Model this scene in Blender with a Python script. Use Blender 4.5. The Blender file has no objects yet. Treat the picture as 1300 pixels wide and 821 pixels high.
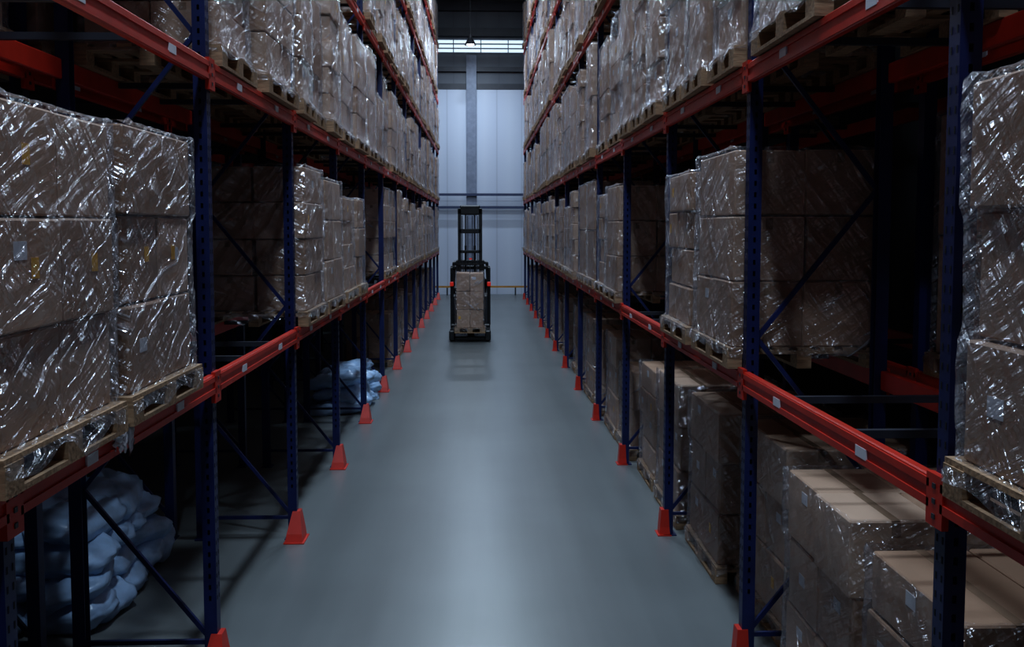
import bpy, math, random
from mathutils import Vector, Matrix, noise
random.seed(7)
scene = bpy.context.scene
H = 3.0
Y0, BAY = 3.55, 2.75
KMIN, KMAX = -2, 13
def YK(k): return Y0 + BAY*k
FACE = 1.76
LEVELS = [2.03, 4.08, 6.15, 8.2, 10.25]
WALL_Y = 42.2

# ---------------------------------------------------------------- materials
def new_mat(name):
    m = bpy.data.materials.new(name); m.use_nodes = True
    nt = m.node_tree; b = nt.nodes['Principled BSDF']
    return m, nt, b
def N(nt, t, **kw):
    n = nt.nodes.new(t)
    for k, v in kw.items():
        if k in n.inputs: n.inputs[k].default_value = v
        else: setattr(n, k, v)
    return n
def ramp(nt, stops):
    r = nt.nodes.new('ShaderNodeValToRGB')
    e = r.color_ramp.elements
    e[0].position, e[0].color = stops[0][0], (*stops[0][1], 1)
    e[1].position, e[1].color = stops[-1][0], (*stops[-1][1], 1)
    for p, c in stops[1:-1]:
        x = e.new(p); x.color = (*c, 1)
    return r
def simple(name, col, rough=0.5, metal=0.0, var=0.15, scale=6.0, bump=0.0, stretch=(1,1,1), emit=None, es=0):
    m, nt, b = new_mat(name)
    tc = N(nt, 'ShaderNodeTexCoord'); mp = N(nt, 'ShaderNodeMapping')
    mp.inputs['Scale'].default_value = stretch
    nt.links.new(tc.outputs['Object'], mp.inputs['Vector'])
    nz = N(nt, 'ShaderNodeTexNoise', Scale=scale, Detail=4.0)
    nt.links.new(mp.outputs[0], nz.inputs['Vector'])
    lo = tuple(c*(1-var) for c in col); hi = tuple(min(1, c*(1+var)) for c in col)
    r = ramp(nt, [(0.3, lo), (0.7, hi)])
    nt.links.new(nz.outputs['Fac'], r.inputs[0]); nt.links.new(r.outputs[0], b.inputs['Base Color'])
    b.inputs['Roughness'].default_value = rough; b.inputs['Metallic'].default_value = metal
    if bump:
        bp = N(nt, 'ShaderNodeBump', Strength=bump, Distance=0.02)
        nt.links.new(nz.outputs['Fac'], bp.inputs['Height']); nt.links.new(bp.outputs[0], b.inputs['Normal'])
    if emit:
        b.inputs['Emission Color'].default_value = (*emit, 1); b.inputs['Emission Strength'].default_value = es
    return m

M_blue = simple('rack_blue_paint', (0.008, 0.017, 0.085), 0.45, var=0.25)
M_red = simple('rack_red_paint', (0.52, 0.030, 0.014), 0.42, var=0.12)
M_guard = simple('guard_red_paint', (0.55, 0.032, 0.018), 0.4, var=0.1)
M_hole = simple('slot_dark', (0.004, 0.005, 0.01), 0.8)
M_lab = simple('paper_label', (0.66, 0.68, 0.74), 0.6, var=0.05)
M_yel = simple('yellow_label', (0.85, 0.45, 0.02), 0.6, var=0.1)
M_tape = simple('packing_tape', (0.32, 0.22, 0.15), 0.25, var=0.1)
M_wood = simple('pallet_wood', (0.34, 0.22, 0.13), 0.75, var=0.35, scale=9, stretch=(1, 6, 6), bump=0.2)
M_black = simple('truck_black', (0.010, 0.011, 0.013), 0.4, var=0.2)
M_dgrey = simple('truck_dark_grey', (0.03, 0.033, 0.04), 0.45, var=0.2)
M_steel = simple('mast_steel', (0.05, 0.055, 0.07), 0.35, metal=0.7, var=0.2)
M_rubber = simple('rubber', (0.012, 0.012, 0.012), 0.8)
M_tred = simple('truck_red', (0.8, 0.03, 0.02), 0.4, emit=(1, 0.05, 0.02), es=0.15)
M_sack = simple('sack_plastic', (0.36, 0.53, 0.76), 0.28, var=0.22, scale=5, bump=0.5)
M_scrap = simple('film_scrap_white', (0.6, 0.62, 0.68), 0.2, var=0.1, bump=0.4)

def carton_material():
    m, nt, b = new_mat('cardboard')
    at = N(nt, 'ShaderNodeAttribute', attribute_name='tone')
    oi = N(nt, 'ShaderNodeObjectInfo')
    tc = N(nt, 'ShaderNodeTexCoord')
    nz = N(nt, 'ShaderNodeTexNoise', Scale=5.0, Detail=5.0)
    nt.links.new(tc.outputs['Object'], nz.inputs['Vector'])
    a = N(nt, 'ShaderNodeMath', operation='ADD'); nt.links.new(at.outputs['Fac'], a.inputs[0]); nt.links.new(oi.outputs['Random'], a.inputs[1])
    s = N(nt, 'ShaderNodeMath', operation='MULTIPLY'); nt.links.new(a.outputs[0], s.inputs[0]); s.inputs[1].default_value = 0.38
    q = N(nt, 'ShaderNodeMath', operation='MULTIPLY_ADD'); nt.links.new(nz.outputs['Fac'], q.inputs[0]); q.inputs[1].default_value = 0.25
    nt.links.new(s.outputs[0], q.inputs[2])
    r = ramp(nt, [(0.05, (0.32, 0.195, 0.125)), (0.5, (0.49, 0.32, 0.22)), (1.0, (0.66, 0.48, 0.36))])
    nt.links.new(q.outputs[0], r.inputs[0]); nt.links.new(r.outputs[0], b.inputs['Base Color'])
    b.inputs['Roughness'].default_value = 0.6
    wv = N(nt, 'ShaderNodeTexNoise', Scale=40.0, Detail=2.0); nt.links.new(tc.outputs['Object'], wv.inputs['Vector'])
    bp = N(nt, 'ShaderNodeBump', Strength=0.08, Distance=0.01); nt.links.new(wv.outputs['Fac'], bp.inputs['Height']); nt.links.new(bp.outputs[0], b.inputs['Normal'])
    return m
M_carton = carton_material()

def film_material():
    # clear stretch film: mostly transparent, glossy, long taut diagonal creases, their highlights painted as whitish streaks
    m, nt, b = new_mat('stretch_film')
    out = nt.nodes['Material Output']
    tc = N(nt, 'ShaderNodeTexCoord'); oi = N(nt, 'ShaderNodeObjectInfo')
    sc = N(nt, 'ShaderNodeVectorMath', operation='SCALE'); nt.links.new(oi.outputs['Location'], sc.inputs[0]); sc.inputs['Scale'].default_value = 1.37
    def stretched(rot, scale, nscale, detail, dist):
        a = N(nt, 'ShaderNodeMapping'); a.inputs['Rotation'].default_value = rot
        nt.links.new(tc.outputs['Object'], a.inputs['Vector'])
        c = N(nt, 'ShaderNodeMapping'); c.inputs['Scale'].default_value = scale
        nt.links.new(a.outputs[0], c.inputs['Vector']); nt.links.new(sc.outputs[0], c.inputs['Location'])
        n = N(nt, 'ShaderNodeTexNoise', Scale=nscale, Detail=detail, Distortion=dist)
        nt.links.new(c.outputs[0], n.inputs['Vector']); return n
    n1 = stretched((0.50, 0.45, 0), (1.0, 1.0, 8.0), 1.7, 3.0, 0.7)
    n2 = stretched((-0.85, -0.7, 0), (1.1, 1.1, 8.0), 1.6, 3.0, 0.6)
    n3 = N(nt, 'ShaderNodeTexNoise', Scale=2.0, Detail=2.0); nt.links.new(tc.outputs['Object'], n3.inputs['Vector'])
    pm = ramp(nt, [(0.42, (0.2,)*3), (0.60, (1.0,)*3)]); nt.links.new(n3.outputs['Fac'], pm.inputs[0])
    r1 = ramp(nt, [(0.55, (0.0,)*3), (0.66, (0.10,)*3), (0.72, (0.6,)*3)]); nt.links.new(n1.outputs['Fac'], r1.inputs[0])  # whitish streak masks: crease highlights painted into the film
    r2 = ramp(nt, [(0.56, (0.0,)*3), (0.67, (0.10,)*3), (0.73, (0.6,)*3)]); nt.links.new(n2.outputs['Fac'], r2.inputs[0])
    lw = N(nt, 'ShaderNodeLayerWeight', Blend=0.35)
    k = N(nt, 'ShaderNodeMath', operation='MULTIPLY_ADD'); nt.links.new(lw.outputs['Fresnel'], k.inputs[0]); k.inputs[1].default_value = 0.30; k.inputs[2].default_value = 0.02
    s0 = N(nt, 'ShaderNodeMath', operation='ADD'); nt.links.new(r1.outputs[0], s0.inputs[0]); nt.links.new(r2.outputs[0], s0.inputs[1])
    s1 = N(nt, 'ShaderNodeMath', operation='MULTIPLY'); nt.links.new(s0.outputs[0], s1.inputs[0]); nt.links.new(pm.outputs[0], s1.inputs[1])
    s = N(nt, 'ShaderNodeMath', operation='ADD', use_clamp=True); nt.links.new(k.outputs[0], s.inputs[0]); nt.links.new(s1.outputs[0], s.inputs[1])
    b.inputs['Base Color'].default_value = (0.66, 0.67, 0.74, 1); b.inputs['Roughness'].default_value = 0.2
    b.inputs['IOR'].default_value = 1.6
    hs = N(nt, 'ShaderNodeMath', operation='ADD'); nt.links.new(n1.outputs['Fac'], hs.inputs[0]); nt.links.new(n2.outputs['Fac'], hs.inputs[1])
    bp = N(nt, 'ShaderNodeBump', Strength=1.0, Distance=0.16)
    nt.links.new(hs.outputs[0], bp.inputs['Height']); nt.links.new(bp.outputs[0], b.inputs['Normal'])
    tr = N(nt, 'ShaderNodeBsdfTransparent'); mx = N(nt, 'ShaderNodeMixShader')
    tr.inputs[0].default_value = (0.98, 0.98, 0.99, 1)
    nt.links.new(s.outputs[0], mx.inputs[0]); nt.links.new(tr.outputs[0], mx.inputs[1]); nt.links.new(b.outputs[0], mx.inputs[2])
    # glossy surface reflection of the whole film
    gl = N(nt, 'ShaderNodeBsdfGlossy', Roughness=0.17); gl.inputs['Color'].default_value = (0.95, 0.96, 1, 1)
    nt.links.new(bp.outputs[0], gl.inputs['Normal'])
    mg = N(nt, 'ShaderNodeMixShader'); mg.inputs[0].default_value = 0.13
    nt.links.new(mx.outputs[0], mg.inputs[1]); nt.links.new(gl.outputs[0], mg.inputs[2])
    nt.links.new(mg.outputs[0], out.inputs[0])
    return m
M_film = film_material()

def floor_material():
    m, nt, b = new_mat('sealed_concrete')
    tc = N(nt, 'ShaderNodeTexCoord')
    mp = N(nt, 'ShaderNodeMapping'); mp.inputs['Scale'].default_value = (2.2, 0.12, 1)
    nt.links.new(tc.outputs['Object'], mp.inputs['Vector'])
    n1 = N(nt, 'ShaderNodeTexNoise', Scale=1.3, Detail=5.0); nt.links.new(mp.outputs[0], n1.inputs['Vector'])
    n2 = N(nt, 'ShaderNodeTexNoise', Scale=0.6, Detail=3.0); nt.links.new(tc.outputs['Object'], n2.inputs['Vector'])
    mx = N(nt, 'ShaderNodeMath', operation='ADD'); nt.links.new(n1.outputs['Fac'], mx.inputs[0]); nt.links.new(n2.outputs['Fac'], mx.inputs[1])
    h = N(nt, 'ShaderNodeMath', operation='MULTIPLY'); nt.links.new(mx.outputs[0], h.inputs[0]); h.inputs[1].default_value = 0.5
    r = ramp(nt, [(0.35, (0.125, 0.139, 0.142)), (0.5, (0.148, 0.164, 0.168)), (0.65, (0.17, 0.188, 0.192))])
    nt.links.new(h.outputs[0], r.inputs[0]); nt.links.new(r.outputs[0], b.inputs['Base Color'])
    b.inputs['Roughness'].default_value = 0.33
    b.inputs['Specular IOR Level'].default_value = 0.6
    return m
M_floor = floor_material()

def panel_material(name, c1, c2, period, rough=0.5):
    m, nt, b = new_mat(name)
    tc = N(nt, 'ShaderNodeTexCoord'); sx = N(nt, 'ShaderNodeSeparateXYZ'); nt.links.new(tc.outputs['Object'], sx.inputs[0])
    ad = N(nt, 'ShaderNodeMath', operation='ADD'); nt.links.new(sx.outputs[0], ad.inputs[0]); nt.links.new(sx.outputs[1], ad.inputs[1])
    dv = N(nt, 'ShaderNodeMath', operation='DIVIDE'); nt.links.new(ad.outputs[0], dv.inputs[0]); dv.inputs[1].default_value = period
    fr = N(nt, 'ShaderNodeMath', operation='FRACT'); nt.links.new(dv.outputs[0], fr.inputs[0])
    r = ramp(nt, [(0.0, tuple(c*0.8 for c in c1)), (0.04, c1), (0.5, c2), (0.96, c1), (1.0, tuple(c*0.8 for c in c1))])
    nt.links.new(fr.outputs[0], r.inputs[0]); nt.links.new(r.outputs[0], b.inputs['Base Color'])
    bp = N(nt, 'ShaderNodeBump', Strength=0.3, Distance=0.02); nt.links.new(r.outputs[0], bp.inputs['Height']); nt.links.new(bp.outputs[0], b.inputs['Normal'])
    b.inputs['Roughness'].default_value = rough
    return m
M_wallw = panel_material('white_wall_panel', (0.58, 0.63, 0.75), (0.64, 0.69, 0.80), 1.1)
M_walld = panel_material('grey_wall_panel', (0.09, 0.10, 0.125), (0.11, 0.12, 0.145), 1.0)
M_dark = simple('dark_wall_paint', (0.03, 0.033, 0.042), 0.7)
M_ceil = panel_material('corrugated_roof', (0.03, 0.026, 0.032), (0.05, 0.045, 0.055), 0.3)
M_gsteel = simple('grey_structural_steel', (0.22, 0.25, 0.33), 0.5)
M_dsteel = simple('dark_structural_steel', (0.03, 0.032, 0.045), 0.5)
M_rail = simple('rail_blue_grey', (0.05, 0.065, 0.13), 0.4)
M_gyel = simple('guard_yellow', (0.50, 0.25, 0.06), 0.5)
M_glass = simple('daylight_glazing', (0.7, 0.8, 0.9), 0.3, var=0.02, emit=(0.66, 0.84, 0.95), es=0.85)
M_lamp = simple('lamp_diffuser', (0.9, 0.9, 0.9), 0.3, var=0.0, emit=(0.85, 0.93, 1.0), es=5)
M_lampb = simple('lamp_bulb', (0.9, 0.9, 0.9), 0.3, var=0.0, emit=(0.95, 0.97, 1.0), es=9)

# ---------------------------------------------------------------- mesh builder
class MB:
    def __init__(s): s.v=[]; s.f=[]; s.m=[]; s.t=[]; s.mats=[]; s.sm=[]
    def mi(s, mat):
        if mat not in s.mats: s.mats.append(mat)
        return s.mats.index(mat)
    def add(s, vs, fs, mat, tone=0.5, smooth=False):
        o=len(s.v); s.v += [tuple(v) for v in vs]; i=s.mi(mat)
        for f in fs:
            s.f.append([o+j for j in f]); s.m.append(i); s.t.append(tone); s.sm.append(smooth)
    def box(s, x0,x1,y0,y1,z0,z1, mat, tone=0.5, bev=0.0, M=None):
        if bev<=0:
            vs=[(x,y,z) for z in (z0,z1) for y in (y0,y1) for x in (x0,x1)]
            fs=[(0,2,3,1),(4,5,7,6),(0,1,5,4),(2,6,7,3),(0,4,6,2),(1,3,7,5)]
        else:
            c=Vector(((x0+x1)/2,(y0+y1)/2,(z0+z1)/2)); h=((x1-x0)/2,(y1-y0)/2,(z1-z0)/2)
            vs=[]; idx={}
            for sx in (-1,1):
                for sy in (-1,1):
                    for sz in (-1,1):
                        sg=(sx,sy,sz)
                        for ax in range(3):
                            p=[c[i]+sg[i]*(h[i] if i==ax else h[i]-bev) for i in range(3)]
                            idx[(sx,sy,sz,ax)]=len(vs); vs.append(p)
            raw=[]
            for ax in range(3):
                a,b=(ax+1)%3,(ax+2)%3
                for sg in (-1,1):
                    f=[]
                    for (p,q) in ((-1,-1),(1,-1),(1,1),(-1,1)):
                        k=[0,0,0]; k[ax]=sg; k[a]=p; k[b]=q; f.append(idx[(*k,ax)])
                    raw.append(f)
                for p in (-1,1):
                    for q in (-1,1):
                        k0=[0,0,0]; k0[ax]=-1; k0[a]=p; k0[b]=q; k1=list(k0); k1[ax]=1
                        raw.append([idx[(*k0,a)],idx[(*k1,a)],idx[(*k1,b)],idx[(*k0,b)]])
            for sx in (-1,1):
                for sy in (-1,1):
                    for sz in (-1,1): raw.append([idx[(sx,sy,sz,0)],idx[(sx,sy,sz,1)],idx[(sx,sy,sz,2)]])
            fs=[]
            for f in raw:
                a,b_,d=Vector(vs[f[0]]),Vector(vs[f[1]]),Vector(vs[f[2]])
                n=(b_-a).cross(d-a); ctr=sum((Vector(vs[i]) for i in f),Vector())/len(f)
                if n.dot(ctr-c)<0: f=f[::-1]
                fs.append(f)
        if M is not None: vs=[M@Vector(v) for v in vs]
        s.add(vs,fs,mat,tone)
    def bar(s,p0,p1,w,d,mat,up=Vector((0,1,0))):
        p0,p1=Vector(p0),Vector(p1); ax=(p1-p0); L=ax.length; ax.normalize()
        sd=ax.cross(up)
        if sd.length<1e-3: sd=ax.cross(Vector((1,0,0)))
        sd.normalize(); u=sd.cross(ax)
        M=Matrix((sd,u,ax)).transposed().to_4x4(); M.translation=p0
        s.box(-w/2,w/2,-d/2,d/2,0,L,mat,M=M)
    def cyl(s,p0,p1,r0,mat,r1=None,n=16,caps=True,smooth=True):
        r1=r0 if r1 is None else r1
        p0,p1=Vector(p0),Vector(p1); ax=(p1-p0).normalized()
        a=ax.orthogonal().normalized(); b=ax.cross(a)
        vs=[];
        for p,r in ((p0,r0),(p1,r1)):
            for i in range(n):
                t=2*math.pi*i/n; vs.append(p+a*r*math.cos(t)+b*r*math.sin(t))
        s.add(vs,[(i,(i+1)%n,n+(i+1)%n,n+i) for i in range(n)],mat,smooth=smooth)
        if caps:
            s.add(vs[:n],[tuple(range(n))[::-1]],mat); s.add(vs[n:],[tuple(range(n))],mat)
    def mesh(s,name):
        me=bpy.data.meshes.new(name); me.from_pydata(s.v,[],s.f)
        for m in s.mats: me.materials.append(m)
        me.polygons.foreach_set('material_index',s.m); me.polygons.foreach_set('use_smooth',s.sm)
        at=me.attributes.new('tone','FLOAT','FACE'); at.data.foreach_set('value',s.t)
        me.update(); return me
def obj(name, me, loc=(0,0,0), rz=0, parent=None):
    o=bpy.data.objects.new(name, me); scene.collection.objects.link(o); o.location=loc; o.rotation_euler=(0,0,rz)
    if parent: o.parent=parent
    return o

# ---------------------------------------------------------------- room
XW=5.2; CZ=14.0; YS=-7.0
def slab(name,x0,x1,y0,y1,z0,z1,mat):
    b=MB(); b.box(x0,x1,y0,y1,z0,z1,mat); return obj(name,b.mesh(name))
slab('floor',-XW-.3,XW+.3,YS-.3,WALL_Y+.3,-.2,0,M_floor)
slab('ceiling',-XW-.3,XW+.3,YS-.3,WALL_Y+.3,CZ,CZ+.2,M_ceil)
slab('wall_left',-XW-.2,-XW,YS,WALL_Y,0,CZ,M_dark)
slab('wall_right',XW,XW+.2,YS,WALL_Y,0,CZ,M_dark)
slab('wall_back',-XW-.2,XW+.2,YS-.2,YS,0,CZ,M_dark)
b=MB(); b.box(-XW-.2,XW+.2,WALL_Y,WALL_Y+.2,0,9.15,M_wallw); b.box(-XW-.2,XW+.2,WALL_Y,WALL_Y+.2,9.15,CZ,M_walld)
b.box(-XW,XW,WALL_Y-.03,WALL_Y,9.05,9.3,M_dsteel)
obj('wall_far',b.mesh('wall_far'))
b=MB(); wz0,wz1=10.62,11.2
b.box(-XW,XW,WALL_Y-.05,WALL_Y-.02,wz0,wz1,M_glass)
for i in range(4):
    z=wz0+(wz1-wz0)*i/3; b.box(-XW,XW,WALL_Y-.14,WALL_Y-.05,z-.022,z+.022,M_gsteel)
for i in range(-4,5): b.box(i*1.2-.02,i*1.2+.02,WALL_Y-.10,WALL_Y-.05,wz0,wz1,M_gsteel)
obj('window_1',b.mesh('window_1'))
b=MB(); cx=-.42
b.box(cx-.22,cx+.22,WALL_Y-.28,WALL_Y-.26,0,10.5,M_gsteel); b.box(cx-.22,cx+.22,WALL_Y-.06,WALL_Y-.04,0,10.5,M_gsteel)
b.box(cx-.02,cx+.02,WALL_Y-.26,WALL_Y-.06,0,10.5,M_gsteel)
obj('steel_column',b.mesh('steel_column'))
for i,(z,h) in enumerate(((4.42,.11),(3.86,.11))):
    b=MB(); b.box(-XW,XW,WALL_Y-.42,WALL_Y-.30,z-h/2,z+h/2,M_rail)
    for x in (-4,-1.9,1.9,4): b.box(x-.04,x+.04,WALL_Y-.3,WALL_Y,z-.03,z+.03,M_rail)
    obj('trim_%d'%(i+1),b.mesh('rail'))
for i,(z,h,m) in enumerate(((9.9,.2,M_dsteel),(11.5,.35,M_dsteel),(12.6,.35,M_dsteel))):
    b=MB(); b.box(-XW,XW,WALL_Y-.25,WALL_Y,z-h/2,z+h/2,m); obj('trim_%d'%(i+3),b.mesh('girt'))
b=MB(); b.box(-XW+.1,XW-.1,WALL_Y-.75,WALL_Y-.69,.34,.42,M_gyel)
for x in (-4.5,-3,-1.5,1.5,3,4.5): b.box(x-.03,x+.03,WALL_Y-.69,WALL_Y-.63,0,.41,M_dgrey)
obj('floor_guard_rail',b.mesh('floor_guard_rail'))
b=MB()
for y in range(0,42,6):
    b.box(-XW,XW,y-.12,y+.12,CZ-.06,CZ,M_dsteel); b.box(-XW,XW,y-.02,y+.02,CZ-.5,CZ-.06,M_dsteel); b.box(-XW,XW,y-.12,y+.12,CZ-.56,CZ-.5,M_dsteel)
for x in (-3.5,-1.2,1.2,3.5): b.box(x-.06,x+.06,YS,WALL_Y,CZ-.16,CZ,M_dsteel)
obj('trim_6',b.mesh('roof_beams'))
b=MB(); b.box(-XW,XW,YS,YS+.02,0,.15,M_dsteel); obj('baseboard_back',b.mesh('bb'))

# ---------------------------------------------------------------- racks (local: x=0 aisle face, +x into rack)
def rack_mesh(guards=1):
    b=MB(); D=.98; top=11.4
    for k in range(KMIN,KMAX+1):
        y=YK(k); w=.042
        for (xa,sg) in ((0.02,1),(D,-1)):
            x1=xa+sg*.085; t=.006*sg
            lo,hi=min(xa,xa+t),max(xa,xa+t)
            b.box(lo,hi,y-w,y+w,0.01,top,M_blue)
            lo2,hi2=min(xa+t,x1),max(xa+t,x1)
            b.box(lo2,hi2,y-w,y-w+.006,0.01,top,M_blue); b.box(lo2,hi2,y+w-.006,y+w,0.01,top,M_blue)
            b.box(min(xa-sg*.01,x1+sg*.03),max(xa-sg*.01,x1+sg*.03),y-.08,y+.08,0,.01,M_blue)
            if k<=4 and sg>0 and guards:
                z=.5
                while z<7:
                    for yy in (-.022,.022):
                        b.box(xa-.0015,xa,y+yy-.005,y+yy+.005,z,z+.028,M_hole)
                        b.box(xa+.035,xa+.05,y-w-.0015,y-w,z,z+.03,M_hole)
                    z+=.075
        z=.25; flip=False; xs=(.10,D-.08)
        b.bar((xs[0],y,.2),(xs[1],y,.2),.03,.025,M_blue)
        while z+1.0<top:
            a,c=(xs if not flip else xs[::-1]); b.bar((a,y,z),(c,y,z+1.0),.03,.025,M_blue); z+=1.0; flip=not flip
        b.bar((xs[0],y,top-.1),(xs[1],y,top-.1),.03,.025,M_blue)
        if guards:
            if guards==1: xa_,xb_,yn,yf,gh=-.055,.11,.19,.055,.27
            else: xa_,xb_,yn,yf,gh=-.03,.075,.07,.055,.25
            vs=[(xa_,y-yn,0),(xa_,y+yf,0),(xb_,y+yf,0),(xb_,y-yn,0),
                (-.012,y-.05,gh),(-.012,y+.05,gh),(.06,y+.05,gh),(.06,y-.05,gh),
                (xa_*.85,y-yn*.82,.08),(xa_*.85,y+yf*.98,.08),(xb_*.9,y-yn*.82,.08)]
            fs=[(0,8,9,1),(8,4,5,9),(0,3,10,8),(8,10,7,4),(1,9,5,6,2),(4,7,6,5),(2,6,7,10,3),(0,1,2,3)]
            b.add(vs,[f[::-1] for f in fs],M_guard)
            b.box(xa_-.02,xb_+.01,y-yn-.02,y+.08,0,.010,M_guard)
        for z in LEVELS:
            for sg,xx in ((-1,0.0),(1,D)):
                x0,x1=(xx-.008,xx+.02) if sg<0 else (xx,xx+.012)
                b.box(x0,x1,y-.065,y+.065,z-.19,z+.015,M_red)
                for dz in (-.15,-.09,-.03):
                    if sg<0: b.box(x0-.004,x0,y-.012,y+.012,z+dz-.01,z+dz+.01,M_dgrey)
    for k in range(KMIN,KMAX):
        ya,yb=YK(k)+.045,YK(k+1)-.045
        for z in LEVELS:
            b.box(0.0,.045,ya,yb,z-.13,z,M_red,bev=.006); b.box(-.008,0.0,ya,yb,z-.045,z-.012,M_red); b.box(-.008,0.0,ya,yb,z-.125,z-.09,M_red)
            b.box(D-.045,D,ya,yb,z-.13,z,M_red,bev=.006)
            for f in (.25,.72):
                yy=ya+(yb-ya)*f; b.box(-.010,-.0005,yy-.06,yy+.06,z-.095,z-.045,M_lab)
            for f in (.33,.67):
                yy=ya+(yb-ya)*f; b.box(.045,D-.045,yy-.02,yy+.02,z-.05,z-.01,M_dsteel)
    return b.mesh('pallet_rack')
RM={-1:rack_mesh(1),1:rack_mesh(2),0:rack_mesh(0)}
for sg in (-1,1):
    for i,off in enumerate((0,1.17)):
        o=obj('pallet_rack',RM[sg if i==0 else 0],(sg*(FACE+off),0,0)); o.scale=(sg,1,1)

# ---------------------------------------------------------------- pallet loads
def pallet_geo(b,W,D,tone=.5):
    for i in range(3):
        x=(-D/2+.05)+(D-.1)*i/2
        for j in range(3):
            y=(-W/2+.07)+(W-.14)*j/2; b.box(x-.05,x+.05,y-.07,y+.07,.022,.10,M_wood)
        b.box(x-.05,x+.05,-W/2,W/2,0,.022,M_wood)
    for j in range(3):
        y=(-W/2+.07)+(W-.14)*j/2; b.box(-D/2,D/2,y-.07,y+.07,.10,.122,M_wood)
    nb=7
    for i in range(nb):
        x=-D/2+.055+(D-.11)*i/(nb-1); b.box(x-.05,x+.05,-W/2,W/2,.122,.144,M_wood)
def load_mesh(name,W,D,Ht,ny,nx,nz,seed,film=True,partial=False,flaps=True,messy=1.0,yel=.12,low=None):
    r=random.Random(seed); b=MB(); pallet_geo(b,W,D)
    w,d=W-.05,D-.05; z=.146; hl=Ht/nz; prof=[]
    for l in range(nz):
        my,mx=ny,nx
        if nz>=4 and l%2==1 and ny>1: my,mx=max(1,ny-1),nx
        sh=r.uniform(-.012,.012)*messy
        ins=r.uniform(0,.035)*messy
        wl,dl=w-2*ins,d-2*ins*.7
        prof.append((z,z+hl,ins,ins*.7))
        rng=range(my)
        if partial and l==nz-1: rng=range(0,max(1,my-1))
        for j in rng:
            for i in range(mx):
                x0=-dl/2+dl*i/mx; x1=-dl/2+dl*(i+1)/mx; y0=-wl/2+wl*j/my; y1=-wl/2+wl*(j+1)/my
                jx,jy=r.uniform(-.012,.012)*messy,r.uniform(-.006,.006)*messy+sh*.5
                tn=r.random(); g=.005; hh=hl-.005-r.uniform(0,.010)
                b.box(x0+g+jx,x1-g+jx,y0+g+jy,y1-g+jy,z,z+hh,M_carton,tn,bev=.009)
                xm=(x0+x1)/2+jx; ym=(y0+y1)/2+jy
                if l==nz-1 or (partial and l==nz-2):
                    b.box(xm-.025,xm+.025,y0+g+jy,y1-g+jy,z+hh,z+hh+.001,M_tape)
                for yy in (y0+g+jy-.001,y1-g+jy): b.box(xm-.025,xm+.025,yy,yy+.001,z+hh*.8,z+hh-.01,M_tape)
                if i==0:
                    xa=x0+g+jx
                    if r.random()<.22:
                        yy=ym+r.uniform(-.08,.08); zz=z+hh*r.uniform(.5,.75); b.box(xa-.002,xa,yy-.05,yy+.05,zz-.035,zz+.035,M_lab)
                    if r.random()<yel:
                        yy=ym+r.uniform(-.1,.1); zz=z+hh*.55; b.box(xa-.003,xa-.001,yy-.03,yy+.03,zz-.04,zz+.04,M_yel)
        z+=hl
    if film:
        top=z; n=18
        per=[]
        hx,hy=d/2+.014,w/2+.014
        def side(p,q,nrm):
            for i in range(n):
                t=i/n; per.append((p[0]+(q[0]-p[0])*t,p[1]+(q[1]-p[1])*t,nrm,t))
        side((-hx,-hy),(hx,-hy),(0,-1)); side((hx,-hy),(hx,hy),(1,0)); side((hx,hy),(-hx,hy),(0,1)); side((-hx,hy),(-hx,-hy),(-1,0))
        NP=len(per); rows=30; vs=[]; z0=(.05+r.uniform(0,.04)) if low is None else low
        for q in range(rows+1):
            f=q/rows; zz=z0+(top-.005-z0)*f
            ins=(0,0)
            for (a,c,i1,i2) in prof:
                if a<=zz<c: ins=(i1,i2)
            sy=1-ins[0]*.8/hy; sx=1-ins[1]*.8/hx
            for (x,y,nrm,t) in per:
                mid=math.sin(math.pi*t)
                nn=noise.noise(Vector((x*2.5+seed*3.1,y*2.5,zz*5+x*2)))+.6*noise.noise(Vector((x*7+seed,y*7,zz*11)))
                o=.003+.028*max(0,nn+.1)*(.4+mid)
                if zz<.14: o+=.02
                zo=(noise.noise(Vector((x*4,y*4,seed)))*(.08 if low is None else .12) if q==0 else 0)
                vs.append((x*sx+nrm[0]*o,y*sy+nrm[1]*o,zz+zo))
        flap=[.0,.05,.13] if flaps else [.0]
        for fl in flap:
            for (x,y,nrm,t) in per:
                k=1-fl*1.6*(1+.5*noise.noise(Vector((x*6,y*6,seed+.5))))
                vs.append((x*k*sx,y*k*sy,top+.006+fl*.08+.03*noise.noise(Vector((x*9,y*9,fl*20)))**2))
        R=rows+1+len(flap); fs=[]
        for q in range(R-1):
            for i in range(NP):
                j=(i+1)%NP; fs.append((q*NP+i,q*NP+j,(q+1)*NP+j,(q+1)*NP+i))
        b.add(vs,fs,M_film,smooth=True)
    return b.mesh(name)
DD=1.06
V={}
V['n1']=load_mesh('cartons_n1',1.16,DD,1.30,2,2,3,1,yel=.5,low=.06)
V['n2']=load_mesh('cartons_n2',1.14,DD,1.33,2,2,3,12,yel=.5,messy=1.3)
V['a']=load_mesh('cartons_a',1.16,DD,1.36,2,2,3,31,messy=1.3)
V['a2']=load_mesh('cartons_a2',1.16,DD,1.42,2,2,4,14,messy=1.4)
V['b']=load_mesh('cartons_b',1.12,DD,1.28,3,2,4,2,messy=1.6)
V['b2']=load_mesh('cartons_b2',1.12,DD,1.20,2,3,4,3,partial=True,messy=1.8)
V['b3']=load_mesh('cartons_b3',1.04,1.0,1.55,2,2,5,33,messy=1.8,partial=True)
V['c']=load_mesh('cartons_c',.80,DD,1.48,2,3,5,4,messy=1.4)
V['c2']=load_mesh('cartons_c2',.78,DD,1.22,1,2,3,5,messy=1.5)
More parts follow.
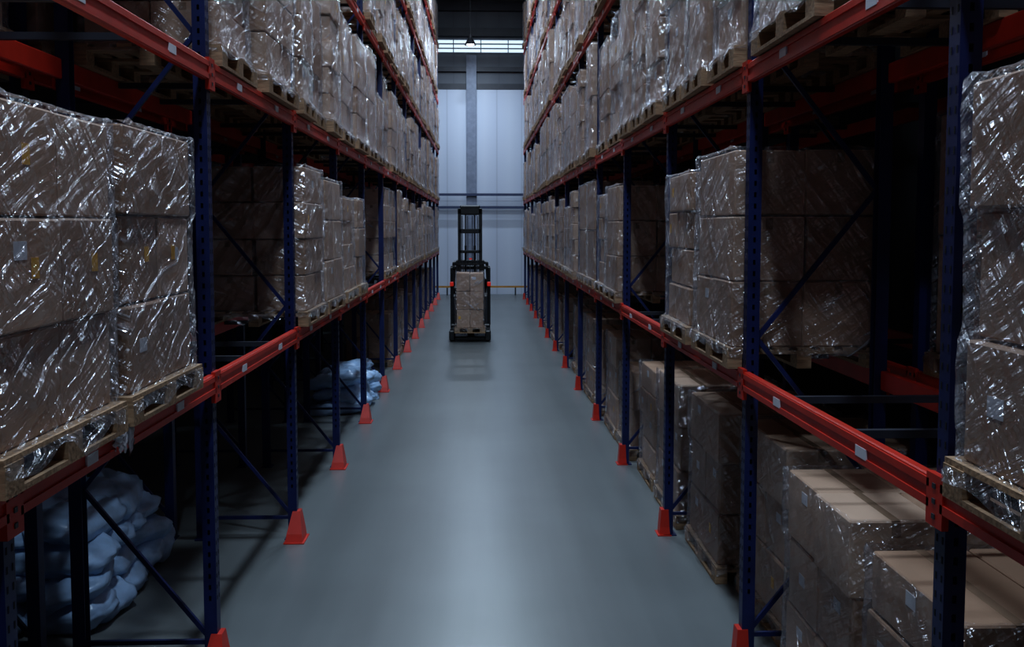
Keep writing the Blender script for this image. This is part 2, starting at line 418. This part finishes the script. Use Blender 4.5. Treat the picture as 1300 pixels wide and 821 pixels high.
V['d']=load_mesh('cartons_d',1.16,DD,1.55,1,1,2,6)
V['e']=load_mesh('cartons_e',1.14,DD,1.0,2,2,2,8,messy=1.5)
V['f']=load_mesh('cartons_f',1.16,DD,1.30,2,2,3,9,flaps=False)
V['g']=load_mesh('cartons_g',1.0,DD,1.22,2,2,4,10,flaps=False)
V['h']=load_mesh('cartons_h',.80,DD,1.60,1,1,2,11)
V['t']=load_mesh('cartons_t',.80,.80,1.42,2,2,3,21)
def place(side,z,yc,var,face=1.69,jit=.03,rj=.012):
    me=V[var]; x=side*(face+DD/2+random.uniform(-.01,jit))
    return obj('wrapped_carton_pallet',me,(x,yc,z+.001),rz=(0 if side>0 else math.pi)+random.uniform(-rj,rj))
def fill(side,z,k,opts2=('a','a2','b','b2','b3','d'),opts3=('c','c2','h','c'),p3=.45,face=1.69,skip=0.0):
    ya,yb=YK(k)+.06,YK(k+1)-.06
    if random.random()<p3:
        for i in range(3):
            if random.random()>=skip: place(side,z,ya+(yb-ya)*(i+.5)/3,random.choice(opts3),face,jit=.06,rj=.02)
    else:
        for i in range(2):
            if random.random()>=skip: place(side,z,ya+(yb-ya)*(i+.5)/2,random.choice(opts2),face,jit=.06,rj=.02)
L1,L2=LEVELS[0],LEVELS[1]
place(-1,L1,3.93,'n1',jit=0,rj=.004); place(-1,L1,5.17,'n2',jit=0,rj=.004)
place(-1,L1,1.0,'a'); place(-1,L1,2.4,'a2')
place(-1,L1,9.80,'a2'); place(-1,L1,11.13,'a'); place(-1,L1,12.6,'b2')
place(-1,L1,13.70,'c2')
for k in range(5,KMAX): fill(-1,L1,k,skip=.05)
place(1,L1,2.74,'n2',face=1.67,jit=0); place(1,L1,1.2,'b')
place(1,L1,6.95,'a',jit=0); place(1,L1,8.25,'b',jit=0,rj=.02)
place(1,L1,12.5,'a'); place(1,L1,13.75,'b')
for k in range(4,KMAX): fill(1,L1,k,skip=.05)
place(1,L2,5.45,'a')
for s in (-1,1):
    for k in range(1,KMAX): fill(s,L2,k,opts2=('a','a2','d','b3','b','e'),opts3=('c','h','c2'),p3=.4,skip=.05)
    for li in (2,3,4):
        for k in range(0,KMAX): fill(s,LEVELS[li],k,skip=.10,p3=.4,opts2=('a','a2','b','b2','b3','d','e'))
for yc,var,face in ((1.2,'f',1.98),(2.6,'f',1.98),(4.20,'g',1.95),(5.42,'f',1.95),(7.02,'f',2.12),(8.3,'f',1.96),(9.73,'f',1.93),(11.0,'g',1.93),
                    (12.5,'e',1.9),(13.7,'f',1.88),(15.3,'g',1.9),(16.5,'f',1.88)):
    place(1,0,yc,var,face,jit=0)
for k in range(5,KMAX): fill(1,0,k,opts2=('e','f','g'),opts3=('c2','c2'),face=1.89,skip=.1)
for k in range(6,KMAX): fill(-1,0,k,opts2=('e','f','g'),opts3=('c2','c2'),face=1.89,skip=.12)
for s in (-1,1):
    for li in range(0,4):
        for k in range(0,6):
            if random.random()<.35 or (s<0 and li==1 and k<2): place(s,LEVELS[li],YK(k)+random.choice((.72,2.0)),random.choice(('a','d','e')),2.90)

# crumpled torn film draped over the front of the beam between the two near loads
b=MB(); n=20; vs=[]
for i in range(n+1):
    for j in range(n+1):
        u,v=i/n,j/n
        y=4.56+(u-.5)*.30*(1-.3*v)+.02*noise.noise(Vector((v*6,u*3,9)))
        z=L1+.03-v*.17*(.7+.7*noise.noise(Vector((u*5,1,2))))
        x=-1.722+.020*noise.noise(Vector((u*7,v*5,3)))+.012*noise.noise(Vector((u*17,v*15,5)))
        vs.append((x,y,z))
b.add(vs,[(i*(n+1)+j,(i+1)*(n+1)+j,(i+1)*(n+1)+j+1,i*(n+1)+j+1) for i in range(n) for j in range(n)],M_scrap,smooth=True)
obj('torn_film_scrap',b.mesh('torn_film_scrap'))

# ---------------------------------------------------------------- sack piles
def sack_pile(name,loc,sx,sy,layers,seed,ln=.62,wd=.42,th=.2):
    r=random.Random(seed); b=MB()
    z=0
    for l in range(layers):
        along=(l%2==0); sh=.92**l
        a,c=(ln,wd) if along else (wd,ln)
        nx=max(1,round(sx*sh/a)); ny=max(1,round(sy*sh/c))
        for i in range(nx):
            for j in range(ny):
                cx=(i+.5-nx/2)*sx*sh/nx+r.uniform(-.06,.06); cy=(j+.5-ny/2)*sy*sh/ny+r.uniform(-.07,.07)
                hx,hy=sx*sh/nx*.62,sy*sh/ny*.62; hz=th*.66
                rot=r.uniform(-.35,.35); tl=r.uniform(-.22,.22); tl2=r.uniform(-.22,.22); U,Vn=36,18; vs=[]; sd=r.random()*50
                for q in range(Vn+1):
                    ph=-math.pi/2+math.pi*q/Vn
                    for p in range(U):
                        th_=2*math.pi*p/U
                        e=.5; f=lambda v,k: math.copysign(abs(v)**k,v)
                        x=f(math.cos(ph),.6)*f(math.cos(th_),e); y=f(math.cos(ph),.6)*f(math.sin(th_),e); zz=f(math.sin(ph),.9)
                        nn=noise.noise(Vector((x*2.2+sd,y*2.2,zz*2)))*.26+noise.noise(Vector((x*5+sd,y*5,zz*4)))*.16+abs(noise.noise(Vector((x*9+sd,y*4,zz*6))))*.10
                        k=1+nn*.35; X,Y,Z=x*hx*k,y*hy*k,zz*hz*(1+nn*1.5)*(1-.35*(max(abs(x),abs(y))**3))
                        Z+=X*tl+Y*tl2
                        vs.append((cx+X*math.cos(rot)-Y*math.sin(rot),cy+X*math.sin(rot)+Y*math.cos(rot),max(.004,z+hz*.85+Z)))
                fs=[(q*U+p,q*U+(p+1)%U,(q+1)*U+(p+1)%U,(q+1)*U+p) for q in range(Vn) for p in range(U)]
                b.add(vs,fs,M_sack,smooth=True)
        z+=th
    return obj(name,b.mesh(name),loc)
sack_pile('sack_pile',(-3.36,7.75,0),.98,1.9,4,3)
sack_pile('sack_pile',(-2.32,16.0,0),.86,2.0,3,5)

# ---------------------------------------------------------------- reach truck
TX,TY=-.30,24.9
tr=bpy.data.objects.new('reach_truck',None); scene.collection.objects.link(tr); tr.location=(TX,TY,0)
def part(name,fn):
    b=MB(); fn(b); return obj(name,b.mesh(name),parent=tr)
def p_legs(b):
    for s in (-1,1):
        b.box(s*.47-.07,s*.47+.07,-.25,1.3,.07,.27,M_black,bev=.02)
        b.box(s*.47-.075,s*.47+.075,-.33,-.20,.03,.30,M_black,bev=.03)
    b.box(-.54,.54,.75,1.3,.10,.36,M_black,bev=.03)
def p_front(b):
    b.box(-.40,.40,-.28,-.2,.03,.14,M_black,bev=.02)
def p_wheels(b):
    for s in (-1,1):
        for y in (0.0,.32): b.cyl((s*.47-.05,y,.12),(s*.47+.05,y,.12),.12,M_rubber,n=20)
    b.cyl((-.1,2.0,.17),(.1,2.0,.17),.17,M_rubber,n=20)
def p_body(b):
    b.box(-.54,.54,1.1,1.75,.22,1.15,M_dgrey,bev=.06); b.box(-.54,.54,1.75,2.35,.15,.95,M_black,bev=.08)
    b.box(-.5,-.1,1.3,1.7,1.15,1.35,M_black,bev=.05); b.box(-.2,.45,2.1,2.3,.95,1.55,M_black,bev=.06)
    b.box(-.55,-.47,1.0,1.2,.3,1.9,M_black,bev=.02); b.box(.47,.55,1.0,1.2,.3,1.9,M_black,bev=.02)
def p_guard(b):
    for s in (-1,1):
        b.bar((s*.50,1.1,1.1),(s*.46,1.15,2.0),.07,.07,M_black); b.bar((s*.50,2.2,.9),(s*.44,1.95,2.0),.06,.06,M_black)
        b.bar((s*.46,1.05,2.0),(s*.44,2.0,2.0),.07,.06,M_black)
    for i in range(8): b.box(-.45,.45,1.1+i*.12,1.13+i*.12,1.98,2.03,M_black)
    b.box(-.54,.54,1.04,1.12,1.84,1.94,M_black,bev=.02)
def p_mast(b):
    for s in (-1,1):
        b.box(s*.33-.05,s*.33+.05,.55,.70,.12,2.1,M_black,bev=.008)
        b.box(s*.28-.045,s*.28+.045,.46,.58,.16,3.50,M_black,bev=.008)
        b.box(s*.21-.012,s*.21+.012,.44,.46,.16,3.3,M_steel)
        b.cyl((s*.12,.60,.3),(s*.12,.60,2.5),.03,M_black); b.cyl((s*.12,.60,2.5),(s*.12,.60,3.35),.018,M_steel)
        b.cyl((s*.06,.5,1.2),(s*.06,.5,3.3),.010,M_black,n=8)
    b.box(-.37,.37,.56,.70,2.0,2.12,M_black,bev=.02)
    b.box(-.33,.33,.46,.58,3.32,3.50,M_black,bev=.03); b.box(-.27,.27,.46,.58,3.46,3.58,M_black,bev=.03)
    b.box(-.30,.30,.46,.58,2.30,2.38,M_black,bev=.015)
    b.box(-.30,.30,.46,.58,2.83,2.95,M_black,bev=.015)
    b.box(-.37,.37,.56,.72,.15,.30,M_black,bev=.02)
def p_carriage(b):
    b.box(-.36,.36,.36,.44,.30,.42,M_black,bev=.01); b.box(-.36,.36,.36,.44,.72,.84,M_black,bev=.01)
    for x in (-.34,-.17,0,.17,.34): b.box(x-.015,x+.015,.38,.42,.8,2.0,M_black)
    b.box(-.36,.36,.38,.42,1.98,2.03,M_black)
def p_forks(b):
    for s in (-1,1):
        b.box(s*.17-.05,s*.17+.05,-.50,.36,.215,.245,M_steel,bev=.005); b.box(s*.17-.05,s*.17+.05,.33,.37,.215,.9,M_steel,bev=.005)
def p_lights(b):
    for s in (-1,1):
        b.box(s*.51-.05,s*.51+.05,.95,1.02,1.38,1.50,M_tred,bev=.015)
    b.cyl((.0,1.5,2.03),(.0,1.5,2.13),.05,M_tred,r1=.04)
for n_,f_ in (('legs',p_legs),('front_crossbar',p_front),('wheels',p_wheels),('body',p_body),('overhead_guard',p_guard),('mast',p_mast),('carriage',p_carriage),('forks',p_forks),('lights',p_lights)):
    part(n_,f_)
obj('wrapped_carton_pallet',V['t'],(TX+.0,TY-.1,.25),rz=math.pi/2)

# ---------------------------------------------------------------- lamps
def lamp_mesh(name,mat):
    b=MB(); b.cyl((0,0,.0),(0,0,.10),.25,M_dgrey,r1=.20,n=24); b.cyl((0,0,.10),(0,0,.26),.12,M_dgrey,n=16)
    b.cyl((0,0,-.012),(0,0,0),.21,mat,n=24); b.cyl((0,0,.26),(0,0,.98),.012,M_dgrey,n=8)
    return b.mesh(name)
LM=lamp_mesh('high_bay_lamp',M_lamp)
COL=(.66,.82,1.0)
def lamp(y,z,W,size=.7,me=LM,x=0):
    o=obj('high_bay_lamp',me,(x,y,z))
    l=bpy.data.lights.new('lamp_light','AREA'); l.shape='DISK'; l.size=size; l.energy=W; l.color=COL
    lo=bpy.data.objects.new('lamp_light',l); scene.collection.objects.link(lo); lo.parent=o; lo.location=(0,0,-.04)
    return o
for y,W in ((-3,420),(3,400),(9,360),(15,340),(21,330),(27,330),(33,340)): lamp(y,CZ-1.0,W)
b=MB(); b.cyl((0,0,0),(0,0,.28),.24,M_dgrey,r1=.09,n=24,caps=False); b.cyl((0,0,.28),(0,0,.42),.07,M_dgrey); b.cyl((0,0,.42),(0,0,3.68),.015,M_dgrey,n=8)
b.cyl((0,0,.0),(0,0,.12),.15,M_lampb,r1=.10,n=20)
lamp(38.6,10.3,210,.4,b.mesh('pendant'),x=-.42)

# ---------------------------------------------------------------- world & camera
w=bpy.data.worlds.new('World'); scene.world=w; w.use_nodes=True
w.node_tree.nodes['Background'].inputs[0].default_value=(.4,.55,.8,1); w.node_tree.nodes['Background'].inputs[1].default_value=.05
f=1200.0
cam=bpy.data.cameras.new('camera'); co=bpy.data.objects.new('camera',cam); scene.collection.objects.link(co)
cam.sensor_width=36; cam.lens=36*f/1300; cam.shift_y=-45.5/1300; cam.clip_start=.05
co.location=(0,0,H)
co.rotation_euler=(math.radians(90)-math.atan(77/f),0,-math.atan(39/f))
scene.camera=co
scene.view_settings.view_transform='Standard'
try: scene.view_settings.look='Medium High Contrast'
except Exception as e: print(e)
